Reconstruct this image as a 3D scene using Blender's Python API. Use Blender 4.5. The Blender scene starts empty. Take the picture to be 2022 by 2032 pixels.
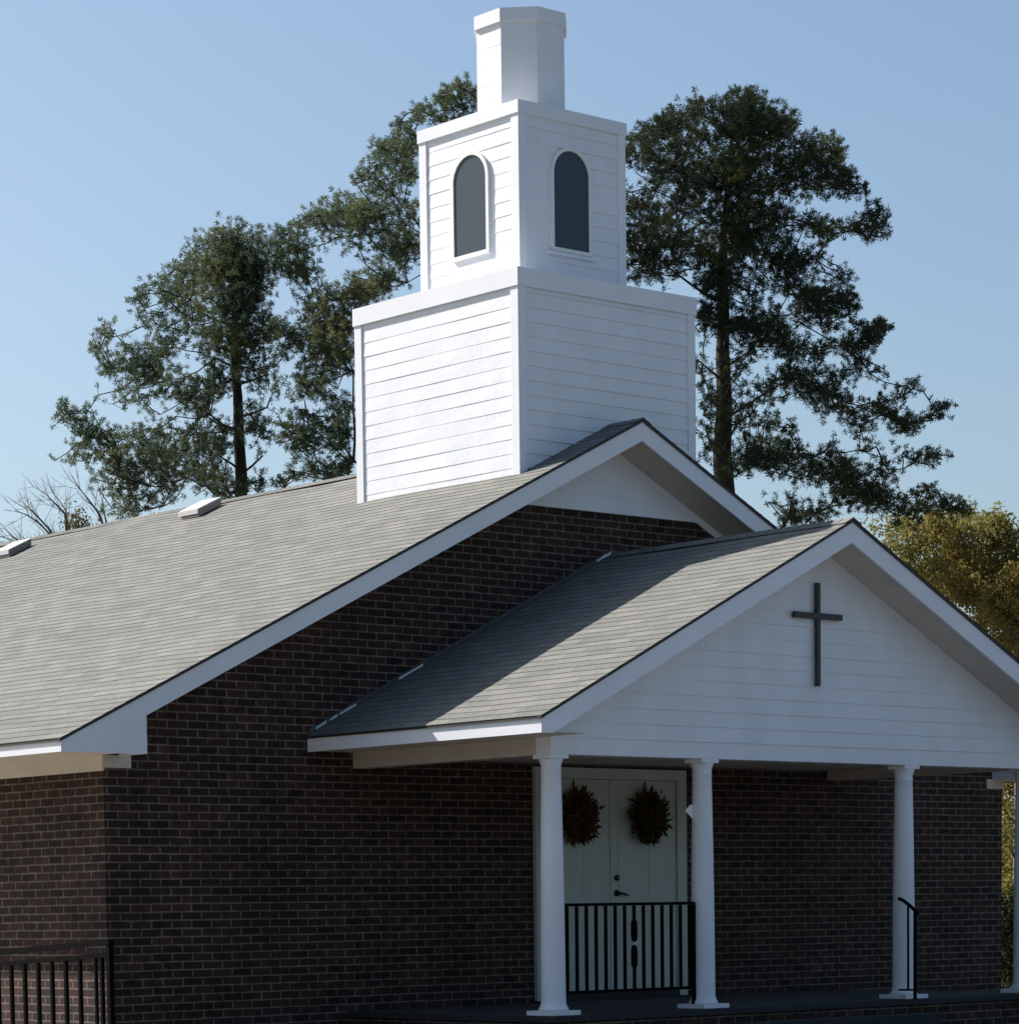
import bpy, math, random
from mathutils import Vector, Matrix
random.seed(7)
scene = bpy.context.scene
col = scene.collection

# ------------------------------------------------------------------ camera
RT = Vector((0.763854, -0.645188, -0.016105)); UP = Vector((0.067647, 0.055223, 0.99618)); FW = Vector((0.641834, 0.762026, -0.085828))
CAM = Vector((-23.0879, -23.2255, 1.0136)); FOC, PX, PY = 5765.065, 750.519, 2308.76     # in pixels of a 2022 px wide picture
cd = bpy.data.cameras.new('camera'); cam = bpy.data.objects.new('camera', cd); col.objects.link(cam)
cam.matrix_world = Matrix(((RT.x, UP.x, -FW.x, CAM.x), (RT.y, UP.y, -FW.y, CAM.y), (RT.z, UP.z, -FW.z, CAM.z), (0, 0, 0, 1)))
cd.sensor_fit = 'HORIZONTAL'; cd.sensor_width = 36; cd.lens = FOC / 2022 * 36
cd.shift_x = (1011 - PX) / 2022; cd.shift_y = (PY - 1016) / 2022
cd.clip_start = .5; cd.clip_end = 3000
scene.camera = cam

# ------------------------------------------------------------------ daylight
SUN = Vector((-.35, 1.0, .91)).normalized()
w = bpy.data.worlds.new('World'); scene.world = w; w.use_nodes = True
nt = w.node_tree; bg = nt.nodes['Background']
sky = nt.nodes.new('ShaderNodeTexSky'); sky.sky_type = 'NISHITA'; sky.sun_disc = False
sky.sun_elevation = math.asin(SUN.z); sky.sun_rotation = math.atan2(SUN.x, SUN.y)
sky.air_density = 1.0; sky.dust_density = 2.1; sky.ozone_density = 2.0
wb = nt.nodes.new('ShaderNodeMix'); wb.data_type = 'RGBA'; wb.blend_type = 'MULTIPLY'; wb.inputs[0].default_value = 1; wb.inputs[7].default_value = (.95, 1.0, 1.0, 1)
nt.links.new(sky.outputs[0], wb.inputs[6]); nt.links.new(wb.outputs[2], bg.inputs[0]); bg.inputs[1].default_value = .070
sl = bpy.data.lights.new('sun', 'SUN'); sl.energy = 4.7; sl.angle = math.radians(.5); sl.color = (1, .93, .86)
so = bpy.data.objects.new('sun', sl); col.objects.link(so); so.rotation_euler = SUN.to_track_quat('Z', 'Y').to_euler()
vs = scene.view_settings; vs.view_transform = 'Standard'; vs.look = 'None'; vs.gamma = 1; vs.exposure = .97; vs.use_curve_mapping = False

# ------------------------------------------------------------------ helpers
def tag(o, label=None, cat=None, group=None, kind=None):
    if label: o['label'] = label
    if cat: o['category'] = cat
    if group: o['group'] = group
    if kind: o['kind'] = kind
    return o
def empty(name, loc=(0, 0, 0)):
    o = bpy.data.objects.new(name, None); o.location = loc; col.objects.link(o); o.empty_display_size = .3; return o

class MB:
    """collects faces (with metric uv) and links them as one mesh object"""
    def __init__(s): s.v = []; s.f = []; s.uv = []; s.mi = []; s.sm = []
    def face(s, pts, uv=None, smooth=False, mi=0):
        i = len(s.v); s.v += [tuple(p) for p in pts]; s.f.append(list(range(i, i + len(pts))))
        if uv is None:
            a = Vector(pts[0]); n = (Vector(pts[1]) - a).cross(Vector(pts[2]) - a)
            ax = max(range(3), key=lambda k: abs(n[k])) if n.length > 0 else 2
            uv = [((p[1], p[2]), (p[0], p[2]), (p[0], p[1]))[ax] for p in pts]
        s.uv += [tuple(q) for q in uv]; s.sm.append(smooth); s.mi.append(mi)
    def box(s, x0, x1, y0, y1, z0, z1):
        P = [(x, y, z) for z in (z0, z1) for y in (y0, y1) for x in (x0, x1)]
        for f in ((0, 2, 3, 1), (4, 5, 7, 6), (0, 1, 5, 4), (2, 6, 7, 3), (0, 4, 6, 2), (1, 3, 7, 5)): s.face([P[k] for k in f])
    def prism(s, poly, off):
        off = Vector(off); a = [Vector(p) for p in poly]; b = [p + off for p in a]; n = len(a)
        s.face(a); s.face(b[::-1])
        for k in range(n): s.face([a[k], b[k], b[(k + 1) % n], a[(k + 1) % n]])
    def tube(s, pts, rad, n=6, caps=True):
        rings = []; T0 = None
        for i, p in enumerate(pts):
            p = Vector(p); a = Vector(pts[max(i - 1, 0)]); b = Vector(pts[min(i + 1, len(pts) - 1)])
            t = (b - a).normalized(); u = t.orthogonal().normalized() if T0 is None else (T0 - t * T0.dot(t)).normalized()
            T0 = u; q = t.cross(u); r = rad[i] if hasattr(rad, '__len__') else rad
            i0 = len(s.v); rings.append(i0)
            s.v += [tuple(p + (u * math.cos(2 * math.pi * k / n) + q * math.sin(2 * math.pi * k / n)) * r) for k in range(n)]
        def add(ix): s.f.append(ix); s.uv += [(s.v[j][0] + s.v[j][1], s.v[j][2]) for j in ix]; s.sm.append(True); s.mi.append(0)
        for a, b in zip(rings, rings[1:]):
            for k in range(n): add([a + k, a + (k + 1) % n, b + (k + 1) % n, b + k])
        if caps: add([rings[0] + k for k in range(n)][::-1]); add([rings[-1] + k for k in range(n)])
    def lathe(s, cx, cy, prof, n=28):
        s.tube([(cx, cy, z) for r, z in prof], [r for r, z in prof], n)
    def build(s, name, m, parent=None):
        me = bpy.data.meshes.new(name); me.from_pydata(s.v, [], s.f)
        ul = me.uv_layers.new(name='UVMap'); ul.data.foreach_set('uv', [c for q in s.uv for c in q])
        me.polygons.foreach_set('use_smooth', s.sm); me.polygons.foreach_set('material_index', s.mi)
        for k in (m if isinstance(m, (list, tuple)) else [m]): me.materials.append(k)
        me.validate(); me.update()
        o = bpy.data.objects.new(name, me); col.objects.link(o)
        if parent: o.parent = parent; o.matrix_parent_inverse = Matrix.Translation(parent_world(parent)).inverted()
        return o
def parent_world(p):
    return p.location if p.type == 'EMPTY' else Vector((0, 0, 0))     # parts themselves sit in world coordinates

# ------------------------------------------------------------------ materials
def mat(name, color, rough=.6, noise=None, bump=None, metal=0, spec=.5, stretch=None):
    """noise = (scale, colour2, amount); bump = (scale, strength)"""
    m = bpy.data.materials.new(name); m.use_nodes = True; t = m.node_tree; N = t.nodes; L = t.links
    b = N['Principled BSDF']; b.inputs['Roughness'].default_value = rough; b.inputs['Metallic'].default_value = metal
    b.inputs['Specular IOR Level'].default_value = spec; b.inputs['Base Color'].default_value = (*color, 1)
    tc = N.new('ShaderNodeTexCoord')
    if noise:
        n = N.new('ShaderNodeTexNoise'); n.inputs['Scale'].default_value = noise[0]; n.inputs['Detail'].default_value = 6
        if stretch: mp_ = N.new('ShaderNodeMapping'); mp_.inputs['Scale'].default_value = stretch; L.new(tc.outputs['Object'], mp_.inputs[0]); L.new(mp_.outputs[0], n.inputs['Vector'])
        else: L.new(tc.outputs['Object'], n.inputs['Vector'])
        r = N.new('ShaderNodeMapRange'); r.inputs[1].default_value = .35; r.inputs[2].default_value = .7; r.inputs[4].default_value = noise[2]
        L.new(n.outputs['Fac'], r.inputs[0])
        x = N.new('ShaderNodeMix'); x.data_type = 'RGBA'; x.inputs[6].default_value = (*color, 1); x.inputs[7].default_value = (*noise[1], 1)
        L.new(r.outputs[0], x.inputs[0]); L.new(x.outputs[2], b.inputs['Base Color'])
    if bump:
        n2 = N.new('ShaderNodeTexNoise'); n2.inputs['Scale'].default_value = bump[0]; n2.inputs['Detail'].default_value = 5
        L.new(tc.outputs['Object'], n2.inputs['Vector'])
        bp = N.new('ShaderNodeBump'); bp.inputs['Strength'].default_value = bump[1]; bp.inputs['Distance'].default_value = .01
        L.new(n2.outputs['Fac'], bp.inputs['Height']); L.new(bp.outputs[0], b.inputs['Normal'])
    return m

def brick_mat(name, c1, c2, mortar, bw, rh, ms, var, bumpd, offset=.5, tint=None, rough=.85):
    m = bpy.data.materials.new(name); m.use_nodes = True; t = m.node_tree; N = t.nodes; L = t.links
    b = N['Principled BSDF']; b.inputs['Roughness'].default_value = rough; b.inputs['Specular IOR Level'].default_value = .25
    uv = N.new('ShaderNodeUVMap'); tc = N.new('ShaderNodeTexCoord')
    # slight waviness of the courses
    wn = N.new('ShaderNodeTexNoise'); wn.inputs['Scale'].default_value = 2.2; L.new(tc.outputs['Object'], wn.inputs['Vector'])
    wv = N.new('ShaderNodeVectorMath'); wv.operation = 'MULTIPLY_ADD'; wv.inputs[1].default_value = (.012, .012, 0); L.new(wn.outputs['Color'], wv.inputs[0]); L.new(uv.outputs[0], wv.inputs[2])
    br = N.new('ShaderNodeTexBrick'); br.offset = offset; L.new(wv.outputs[0], br.inputs['Vector'])
    for k, v in (('Scale', 1), ('Brick Width', bw), ('Row Height', rh), ('Mortar Size', ms), ('Mortar Smooth', .25), ('Bias', 0)): br.inputs[k].default_value = v
    br.inputs['Color1'].default_value = (*c1, 1); br.inputs['Color2'].default_value = (*c2, 1); br.inputs['Mortar'].default_value = (*mortar, 1)
    n = N.new('ShaderNodeTexNoise'); n.inputs['Scale'].default_value = var[0]; n.inputs['Detail'].default_value = 8; n.inputs['Roughness'].default_value = .65; L.new(tc.outputs['Object'], n.inputs['Vector'])
    r = N.new('ShaderNodeMapRange'); r.inputs[1].default_value = .3; r.inputs[2].default_value = .7; r.inputs[3].default_value = var[1]; r.inputs[4].default_value = var[2]; L.new(n.outputs['Fac'], r.inputs[0])
    x = N.new('ShaderNodeMix'); x.data_type = 'RGBA'; x.blend_type = 'MULTIPLY'; x.inputs[0].default_value = 1
    L.new(br.outputs['Color'], x.inputs[6]); L.new(r.outputs[0], x.inputs[7])
    out = x.outputs[2]
    if tint:      # patches of another hue (weathering)
        n3 = N.new('ShaderNodeTexNoise'); n3.inputs['Scale'].default_value = tint[0]; n3.inputs['Detail'].default_value = 4
        mp = N.new('ShaderNodeMapping'); mp.inputs['Scale'].default_value = tint[3]; L.new(tc.outputs['Object'], mp.inputs[0]); L.new(mp.outputs[0], n3.inputs['Vector'])
        r3 = N.new('ShaderNodeMapRange'); r3.inputs[1].default_value = .4; r3.inputs[2].default_value = .7; r3.inputs[4].default_value = tint[2]; L.new(n3.outputs['Fac'], r3.inputs[0])
        x3 = N.new('ShaderNodeMix'); x3.data_type = 'RGBA'; x3.blend_type = 'MULTIPLY'; L.new(r3.outputs[0], x3.inputs[0]); L.new(out, x3.inputs[6]); x3.inputs[7].default_value = (*tint[1], 1)
        out = x3.outputs[2]
    L.new(out, b.inputs['Base Color'])
    g = N.new('ShaderNodeTexNoise'); g.inputs['Scale'].default_value = 60; g.inputs['Detail'].default_value = 3; L.new(tc.outputs['Object'], g.inputs['Vector'])
    ma = N.new('ShaderNodeMath'); ma.operation = 'MULTIPLY_ADD'; ma.inputs[1].default_value = -1; L.new(br.outputs['Fac'], ma.inputs[0])
    mb = N.new('ShaderNodeMath'); mb.operation = 'MULTIPLY'; mb.inputs[1].default_value = .5; L.new(g.outputs['Fac'], mb.inputs[0]); L.new(mb.outputs[0], ma.inputs[2])
    bp = N.new('ShaderNodeBump'); bp.inputs['Strength'].default_value = .8; bp.inputs['Distance'].default_value = bumpd; L.new(ma.outputs[0], bp.inputs['Height']); L.new(bp.outputs[0], b.inputs['Normal'])
    return m

def foliage_mat(name, c1, c2, c3=None, trans=.3):
    m = bpy.data.materials.new(name); m.use_nodes = True; t = m.node_tree; N = t.nodes; L = t.links
    N.remove(N['Principled BSDF']); out = N['Material Output']
    geo = N.new('ShaderNodeNewGeometry'); tc = N.new('ShaderNodeTexCoord')
    n = N.new('ShaderNodeTexNoise'); n.inputs['Scale'].default_value = .9; n.inputs['Detail'].default_value = 3; L.new(tc.outputs['Object'], n.inputs['Vector'])
    a = N.new('ShaderNodeMath'); a.operation = 'MULTIPLY_ADD'; a.inputs[1].default_value = .35; L.new(geo.outputs['Random Per Island'], a.inputs[0])
    r0 = N.new('ShaderNodeMapRange'); r0.inputs[1].default_value = .35; r0.inputs[2].default_value = .68; r0.inputs[4].default_value = .65; L.new(n.outputs['Fac'], r0.inputs[0]); L.new(r0.outputs[0], a.inputs[2])
    rp = N.new('ShaderNodeValToRGB'); e = rp.color_ramp.elements; e[0].position = .1; e[0].color = (*c1, 1); e[1].position = .95; e[1].color = (*(c3 or c2), 1)
    if c3: k = e.new(.55); k.color = (*c2, 1)
    L.new(a.outputs[0], rp.inputs[0])
    d = N.new('ShaderNodeBsdfDiffuse'); tr = N.new('ShaderNodeBsdfTranslucent'); mx = N.new('ShaderNodeMixShader'); mx.inputs[0].default_value = trans
    L.new(rp.outputs[0], d.inputs[0]); L.new(rp.outputs[0], tr.inputs[0]); L.new(d.outputs[0], mx.inputs[1]); L.new(tr.outputs[0], mx.inputs[2]); L.new(mx.outputs[0], out.inputs[0])
    return m

WHITE = mat('white_paint', (.76, .78, .82), .5, noise=(1.3, (.67, .69, .73), .6), bump=(25, .12))
SIDING = mat('white_siding', (.76, .78, .82), .55, noise=(3.2, (.66, .69, .71), .6), bump=(14, .2), stretch=(1, 1, .5))
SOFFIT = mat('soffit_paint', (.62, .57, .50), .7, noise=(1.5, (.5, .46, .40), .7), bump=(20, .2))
DARKEDGE = mat('dark_drip_edge', (.018, .017, .017), .6)
BRICK = brick_mat('brown_brick', (.021, .013, .011), (.056, .027, .021), (.155, .128, .104), .245, .0815, .009, (7, .45, 1.5), .006, tint=(1.1, (.62, .60, .6), .8, (1, 1, 1)))
SHINGLE = brick_mat('shingles', (.138, .141, .131), (.188, .190, .172), (.122, .124, .116), .33, .14, .005, (30, .78, 1.2), .004, tint=(3.5, (.86, .87, .89), .6, (1.5, .7, 1.5)), rough=.95)
PANE = mat('louvre_screen', (.035, .05, .07), .35, bump=(60, .1), spec=.3)
LFRAME = mat('window_frame_paint', (.74, .77, .74), .5, bump=(20, .1))
DOOR = mat('door_paint', (.46, .50, .45), .5, noise=(3, (.39, .43, .38), .6), bump=(30, .1))
BLACKIRON = mat('black_iron', (.003, .0035, .004), .9, bump=(40, .2), spec=.04)
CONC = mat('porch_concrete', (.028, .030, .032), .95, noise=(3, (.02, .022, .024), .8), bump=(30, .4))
LOT = mat('bounce_asphalt', (.11, .115, .125), .9, noise=(.8, (.14, .145, .15), .8), bump=(12, .4))
GRASS = mat('lawn', (.085, .075, .042), .95, noise=(1.5, (.13, .11, .07), .8), bump=(40, 1))
CROSS = mat('cross_paint', (.02, .024, .025), .5, bump=(30, .2))
FLASH = mat('flashing_metal', (.75, .78, .82), .35, metal=.2)
VENT = mat('vent_plastic', (.50, .48, .47), .5, bump=(20, .1))
VENTD = mat('shaded_vent_louvre', (.16, .16, .15), .7)
BRASS = mat('dark_brass', (.03, .025, .02), .35, metal=.6)
CARD = mat('card', (.85, .76, .74), .8)
BARK = mat('pine_bark', (.035, .028, .025), .95, noise=(4, (.020, .016, .014), .8), bump=(9, 1))
BARKG = mat('grey_bark', (.13, .11, .10), .95, noise=(4, (.08, .07, .065), .8), bump=(9, 1))

# ------------------------------------------------------------------ sizes (metres), church facade is y = 0
Hm, m, Wm, om, zfb, xb, dr, zs, ds = 6.3391, .4724, 6.9095, .4873, 2.5596, 6.7309, .2362, 5.4024, .338
X = Wm + .8065
hp, mp, w_, op, P, zpf, cb = 4.9315, .4816, 3.7791, .5118, 2.9484, 2.657, 1.5662
XP = w_ + .5971; YP = -P - op
ta, tf, zc1, zc2, co = 1.3495, .03, 7.6865, 7.8804, .032
tb, zb1, zb2, bo = .8062, 9.6925, 9.8293, .032
oc, zo, zo1, oo = .4852, 11.0009, 10.8565, .028
BACK = 24.0; GZ = -.45; tcy = tf + ta

# ------------------------------------------------------------------ ground
g = MB(); g.face([(-900, -900, GZ), (900, -900, GZ), (900, 900, GZ), (-900, 900, GZ)]); tag(g.build('ground', GRASS), kind='structure')
g = MB(); g.box(-30, 26, -30, -3.9, GZ - .05, GZ + .02); tag(g.build('bounce_lot', LOT), kind='structure')  # unseen lot added in front, its grey set to bounce light onto shaded whites
g = MB(); g.box(-11.5, -6.92, -1.3, 22, GZ - .05, GZ + .06); tag(g.build('bounce_walk', mat('bounce_concrete', (.46, .42, .36), .9, noise=(1.2, (.38, .35, .30), .8), bump=(20, .3))), kind='structure')  # unseen pale slab added to bounce light onto the left side wall

# ------------------------------------------------------------------ church
church = empty('church', (0, 0, GZ))
tag(church, 'brown brick church with tan shingle roof, columned gable porch and white stepped steeple', 'church')

def uvpoly(mb, pts, ax): mb.face(pts, [(p[ax], p[2]) for p in pts])
# walls
f = MB(); zt = lambda x: Hm - .30 - m * abs(x)
uvpoly(f, [(-Wm, 0, GZ), (Wm, 0, GZ), (Wm, 0, zt(Wm)), (0, 0, zt(0)), (-Wm, 0, zt(Wm))], 0); f.build('front_wall', BRICK, church)
f = MB(); uvpoly(f, [(-Wm, BACK, GZ), (-Wm, 0, GZ), (-Wm, 0, zt(Wm)), (-Wm, BACK, zt(Wm))], 1); f.build('side_wall', BRICK, church)
f = MB(); uvpoly(f, [(Wm, 0, GZ), (Wm, BACK, GZ), (Wm, BACK, zt(Wm)), (Wm, 0, zt(Wm))], 1); f.build('side_wall', BRICK, church)
f = MB(); uvpoly(f, [(Wm, BACK, GZ), (-Wm, BACK, GZ), (-Wm, BACK, zt(Wm)), (0, BACK, zt(0)), (Wm, BACK, zt(Wm))], 0); f.build('rear_wall', BRICK, church)

def roof_slope(sgn, H, s, XE, y0, y1, name, hole=None):
    """overlapping shingle courses from ridge to eave; surface z = H - s|x|"""
    b = MB(); L = XE * math.sqrt(1 + s * s); n = int(round(L / .14)); nx = Vector((sgn * s, 0, 1)).normalized()
    rng = random.Random(5); ny = max(2, int((y1 - y0) / .9)); ys = [y0 + (y1 - y0) * k / ny for k in range(ny + 1)]
    wav = [[.009 * math.sin(.9 * y + .05 * i) + .006 * math.sin(2.3 * y + .3 * i) + rng.uniform(-.0012, .0012) for y in ys] for i in range(n + 1)]
    for i in range(n):
        xa, xc = XE * i / n, XE * (i + 1) / n; la, lc = L * i / n, L * (i + 1) / n
        for k in range(ny):
            ya, yc = ys[k], ys[k + 1]
            T = lambda x, y, h: Vector((sgn * x, y, H - s * x)) + nx * h
            e0, e1, g0, g1 = wav[i][k], wav[i][k + 1], wav[i + 1][k], wav[i + 1][k + 1]
            if k == 0: e0 = g0 = 0
            if k == ny - 1: e1 = g1 = 0
            if i == n - 1: g0 = g1 = 0
            q = [T(xa, ya, e0 - .002), T(xa, yc, e1 - .002), T(xc, yc, g1 + .002), T(xc, ya, g0 + .002)]
            uvq = [(ya, la), (yc, la), (yc, lc - .002), (ya, lc - .002)]
            b.face(q if sgn > 0 else q[::-1], uvq if sgn > 0 else uvq[::-1])
            q2 = [T(xc, ya, g0 + .002), T(xc, yc, g1 + .002), T(xc, yc, g1 - .002), T(xc, ya, g0 - .002)]
            b.face(q2 if sgn > 0 else q2[::-1], [(ya, lc - .004)] * 4)
    return b.build(name, SHINGLE, church)
lroof = roof_slope(-1, Hm, m, X + .022, -om - .02, BACK + .4, 'main_roof')
rroof = roof_slope(1, Hm, m, X + .022, -om - .02, BACK + .4, 'main_roof')
lp = roof_slope(-1, hp, mp, XP + .022, YP - .02, 0, 'porch_roof')
rp_ = roof_slope(1, hp, mp, XP + .022, YP - .02, 0, 'porch_roof')
# ridge caps
for (H, s, y0, y1, par) in ((Hm, m, -om - .02, BACK + .4, lroof), (hp, mp, YP - .02, -.001, lp)):
    b = MB(); y = y0; d = .13
    while y < y1:
        ye = min(y + .16, y1)
        for sg in (-1, 1):
            b.face([(0, y, H + .016), (sg * d, y, H + .012 - s * d), (sg * d, ye, H + .007 - s * d), (0, ye, H + .010)], [(y, 0), (y, .13), (ye, .13), (ye, 0)])
        b.face([(-d, y, H + .004 - s * d), (0, y, H + .004), (0, y, H + .016), (-d, y, H + .012 - s * d)]); b.face([(0, y, H + .004), (d, y, H + .004 - s * d), (d, y, H + .012 - s * d), (0, y, H + .016)])
        y += .14
    b.build('ridge_cap', SHINGLE, par)

def rake(H, s, XE, yf, th, dlow, zend, xin, name):
    for sg in (-1, 1):      # two boards butting at the apex
        b = MB(); poly = [(sg * .0005, H - .034), (sg * XE, H - .034 - s * XE), (sg * XE, zend), (sg * xin, zend), (sg * xin, H - dlow - s * xin), (sg * .0005, H - dlow)]
        if abs(H - dlow - s * xin - zend) < .01: poly.pop(4)
        b.prism([(x, yf, z) for x, z in poly], (0, th, 0)); b.build(name, WHITE, church)
rake(Hm, m, X, -om, .03, dr, zfb, xb, 'rake_board')
rake(hp, mp, XP, YP, .03, .2404, zpf, (hp - .2404 - zpf) / mp, 'porch_rake_board')
# dark shingle edge along rakes and eaves
def edge(H, s, XE, yf, yb, name):
    b = MB()
    for sg in (-1, 1):
        b.prism([(0, yf - .016, H - .006), (sg * (XE + .02), yf - .016, H - .006 - s * (XE + .02)), (sg * (XE + .02), yf - .016, H - .034 - s * (XE + .02)), (0, yf - .016, H - .034)], (0, .05, 0))
        b.prism([(sg * (XE + .018), yf + .036, H - .006 - s * (XE + .02)), (sg * (XE + .018), yf + .036, H - .026 - s * (XE + .02)), (sg * (XE - .03), yf + .036, H - .026 - s * (XE + .02)), (sg * (XE - .03), yf + .036, H - .008 - s * XE)], (0, yb - yf - .036, 0))
    b.build(name, DARKEDGE, church)
edge(Hm, m, X, -om, BACK + .4, 'drip_edge'); edge(hp, mp, XP, YP, 0, 'porch_drip_edge')

# eave boards, soffits and friezes
for sg in (-1, 1):
    ztop = Hm - .034 - m * X
    b = MB(); b.box(*sorted((sg * X, sg * (X - .03))), -om + .031, BACK + .4, zfb, ztop); b.build('eave_board', WHITE, church)
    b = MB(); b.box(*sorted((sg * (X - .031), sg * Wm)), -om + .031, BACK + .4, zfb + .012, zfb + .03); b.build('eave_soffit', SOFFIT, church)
    b = MB(); b.box(*sorted((sg * (xb + .001), sg * xb - sg * .02)), -om + .031, -.001, zfb + .001, Hm - dr - .05 - m * xb)
    b.build('rake_return', WHITE, church)
    b = MB(); b.box(*sorted((sg * (Wm + .02), sg * Wm)), -.02, BACK, 2.42, zfb + .011); b.box(*sorted((sg * Wm - sg * .0, sg * (Wm - .32))), -.02, -.001, 2.45, zfb + .011); b.build('eave_frieze', SOFFIT, church)
    b = MB()        # sloping soffit under the main rake, and its frieze on the wall
    b.prism([(0, -om + .031, Hm - .19), (sg * xb * .998, -om + .031, Hm - .19 - m * xb), (sg * xb * .998, -.001, Hm - .25 - m * xb), (0, -.001, Hm - .25)], (0, 0, .015)); b.build('rake_soffit', SOFFIT, church)
    b = MB(); b.prism([(sg * .0005, -.02, Hm - .25), (sg * (xb - .02), -.02, Hm - .25 - m * (xb - .02)), (sg * (xb - .02), -.02, Hm - ds - m * (xb - .02)), (sg * .0005, -.02, Hm - ds)], (0, .018, 0)); b.build('rake_frieze', WHITE, church)
    # porch
    ztop = hp - .034 - mp * XP
    b = MB(); b.box(*sorted((sg * XP, sg * (XP - .03))), YP + .031, 0, zpf, ztop); b.build('porch_eave_board', WHITE, church)
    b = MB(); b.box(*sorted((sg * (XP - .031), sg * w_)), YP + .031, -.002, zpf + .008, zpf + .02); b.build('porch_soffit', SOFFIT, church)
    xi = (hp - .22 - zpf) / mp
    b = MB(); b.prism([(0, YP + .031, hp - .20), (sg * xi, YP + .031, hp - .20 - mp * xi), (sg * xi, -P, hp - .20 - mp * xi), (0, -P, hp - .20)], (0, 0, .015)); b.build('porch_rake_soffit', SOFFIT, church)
    b = MB(); b.box(*sorted((sg * w_, sg * (w_ - .2))), -P + .201, -.002, 2.5, zpf + .006); b.build('porch_side_beam', mat('beam_side_shade', (.52, .46, .40), .65, noise=(2, (.42, .37, .33), .7)), church)  # side beams browner than the front: shade and soffit reflection put in the colour
b = MB(); b.box(-w_, w_, -P, -P + .2, 2.5, zpf + .006); b.build('porch_front_beam', SIDING, church)
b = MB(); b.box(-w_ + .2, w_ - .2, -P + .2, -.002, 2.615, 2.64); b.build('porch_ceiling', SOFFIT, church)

# lapped siding
def siding(mb, z0, z1, pitch, rngf, pos, nrm, t=.0065):
    """pos(u,z) -> point on the wall plane, rngf(z) -> (u0,u1)"""
    n = Vector(nrm); z = z0; k = 0; rr = random.Random(int(z0 * 100))
    while z < z1 - .01:
        ze = min(z + pitch, z1); a = rngf(z); b = rngf(ze); tt = t * rr.uniform(.8, 1.2)
        if a[1] - a[0] > .01:
            segs = max(1, int((a[1] - a[0]) / .6))
            for q in range(segs):
                f0, f1 = q / segs, (q + 1) / segs
                A0, A1 = a[0] + (a[1] - a[0]) * f0, a[0] + (a[1] - a[0]) * f1
                B0, B1 = b[0] + (b[1] - b[0]) * f0, b[0] + (b[1] - b[0]) * f1
                w0 = tt + .0015 * math.sin(3 * A0 + 7 * z); w1 = tt + .0015 * math.sin(3 * A1 + 7 * z)
                p = [Vector(pos(A0, z)) + n * w0, Vector(pos(A1, z)) + n * w1, Vector(pos(B1, ze)) + n * .001, Vector(pos(B0, ze)) + n * .001]
                mb.face(p); mb.face([Vector(pos(A0, z)), Vector(pos(A1, z)), p[1], p[0]])
        z = ze
pf = lambda z: (-(hp - .2 - z) / mp, (hp - .2 - z) / mp)
b = MB(); siding(b, zpf + .006, hp - .21, .152, lambda z: (max(-w_, pf(z)[0]), min(w_, pf(z)[1])), lambda u, z: (u, -P, z), (0, -1, 0), .013); b.build('porch_gable_siding', SIDING, church)
b = MB(); siding(b, zs, Hm - .27, .152, lambda z: (-(Hm - .27 - z) / m, (Hm - .27 - z) / m), lambda u, z: (u, -.004, z), (0, -1, 0)); b.box(-(Hm - ds - zs) / m - .1, (Hm - ds - zs) / m + .1, -.0265, -.003, zs - .03, zs + .03); b.build('gable_siding', SIDING, church)

# flashing with pale exposed pieces where the porch roof meets the brick
b = MB()
FLD = mat('weathered_flashing', (.05, .06, .07), .6, noise=(6, (.10, .11, .12), .6))
for sg in (-1, 1):
    b = MB(); b.prism([(sg * .002, -.008, hp + .008), (sg * (XP - .02), -.008, hp + .008 - mp * (XP - .02)), (sg * (XP - .02), -.008, hp + .055 - mp * (XP - .02)), (sg * .002, -.008, hp + .055)], (0, .006, 0)); b.build('step_flashing', FLD, church)
for xa, xc in ((-4.27, -4.13), (-4.08, -3.98), (-3.95, -3.73), (-3.14, -2.81), (-.24, -.03)):
    n = 3; b = MB()
    for k in range(n):
        u0, u1 = xa + (xc - xa) * k / n, xa + (xc - xa) * (k + 1) / n; za, zc = hp + mp * u0 + .012, hp + mp * u1 + .012; j = random.uniform(.0, .012)
        b.prism([(u0, -.012, za), (u1, -.012, zc), (u1, -.012, zc + .022 + j), (u0, -.012, za + .022 + j * .5)], (0, .010, 0))
    b.build('flashing', FLASH, church)


# roof vents (low box vents on the left slope below the ridge)
def vent(y, xc):
    z = lambda x: Hm + m * x
    x0, x1 = xc - .19, xc + .19; y0, y1 = y - .21, y + .21
    b = MB(); h = .11
    b.face([(x0, y0, z(x0) + h), (x1, y0, z(x1) + h), (x1, y1, z(x1) + h), (x0, y1, z(x0) + h)])
    b.face([(x0, y0, z(x0) + h), (x0, y1, z(x0) + h), (x0, y1, z(x0) + .05), (x0, y0, z(x0) + .05)])
    b.face([(x0, y0, z(x0) + h), (x1, y0, z(x1) + h), (x1, y0, z(x1) + .05), (x0, y0, z(x0) + .05)])
    b.face([(x0, y1, z(x0) + h), (x1, y1, z(x1) + h), (x1, y1, z(x1) + .05), (x0, y1, z(x0) + .05)])
    b.face([(x1, y0, z(x1) + h), (x1, y1, z(x1) + h), (x1, y1, z(x1) + .05), (x1, y0, z(x1) + .05)])
    v = b.build('roof_vent', VENT, lroof)
    c = MB(); c.prism([(x0 + .01, y0 - .012, z(x0 + .01) + h - .015), (x1 - .01, y0 - .012, z(x1 - .01) + h - .015), (x1 - .01, y0 - .012, z(x1 - .01) + .01), (x0 + .01, y0 - .012, z(x0 + .01) + .01)], (0, y1 - y0 - .04, 0)); c.build('shaded_louvre', VENTD, v)  # dark louvre panel, its tone also standing for the shaded front end
vent(7.05, -.40); vent(11.1, -.62)

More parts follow.
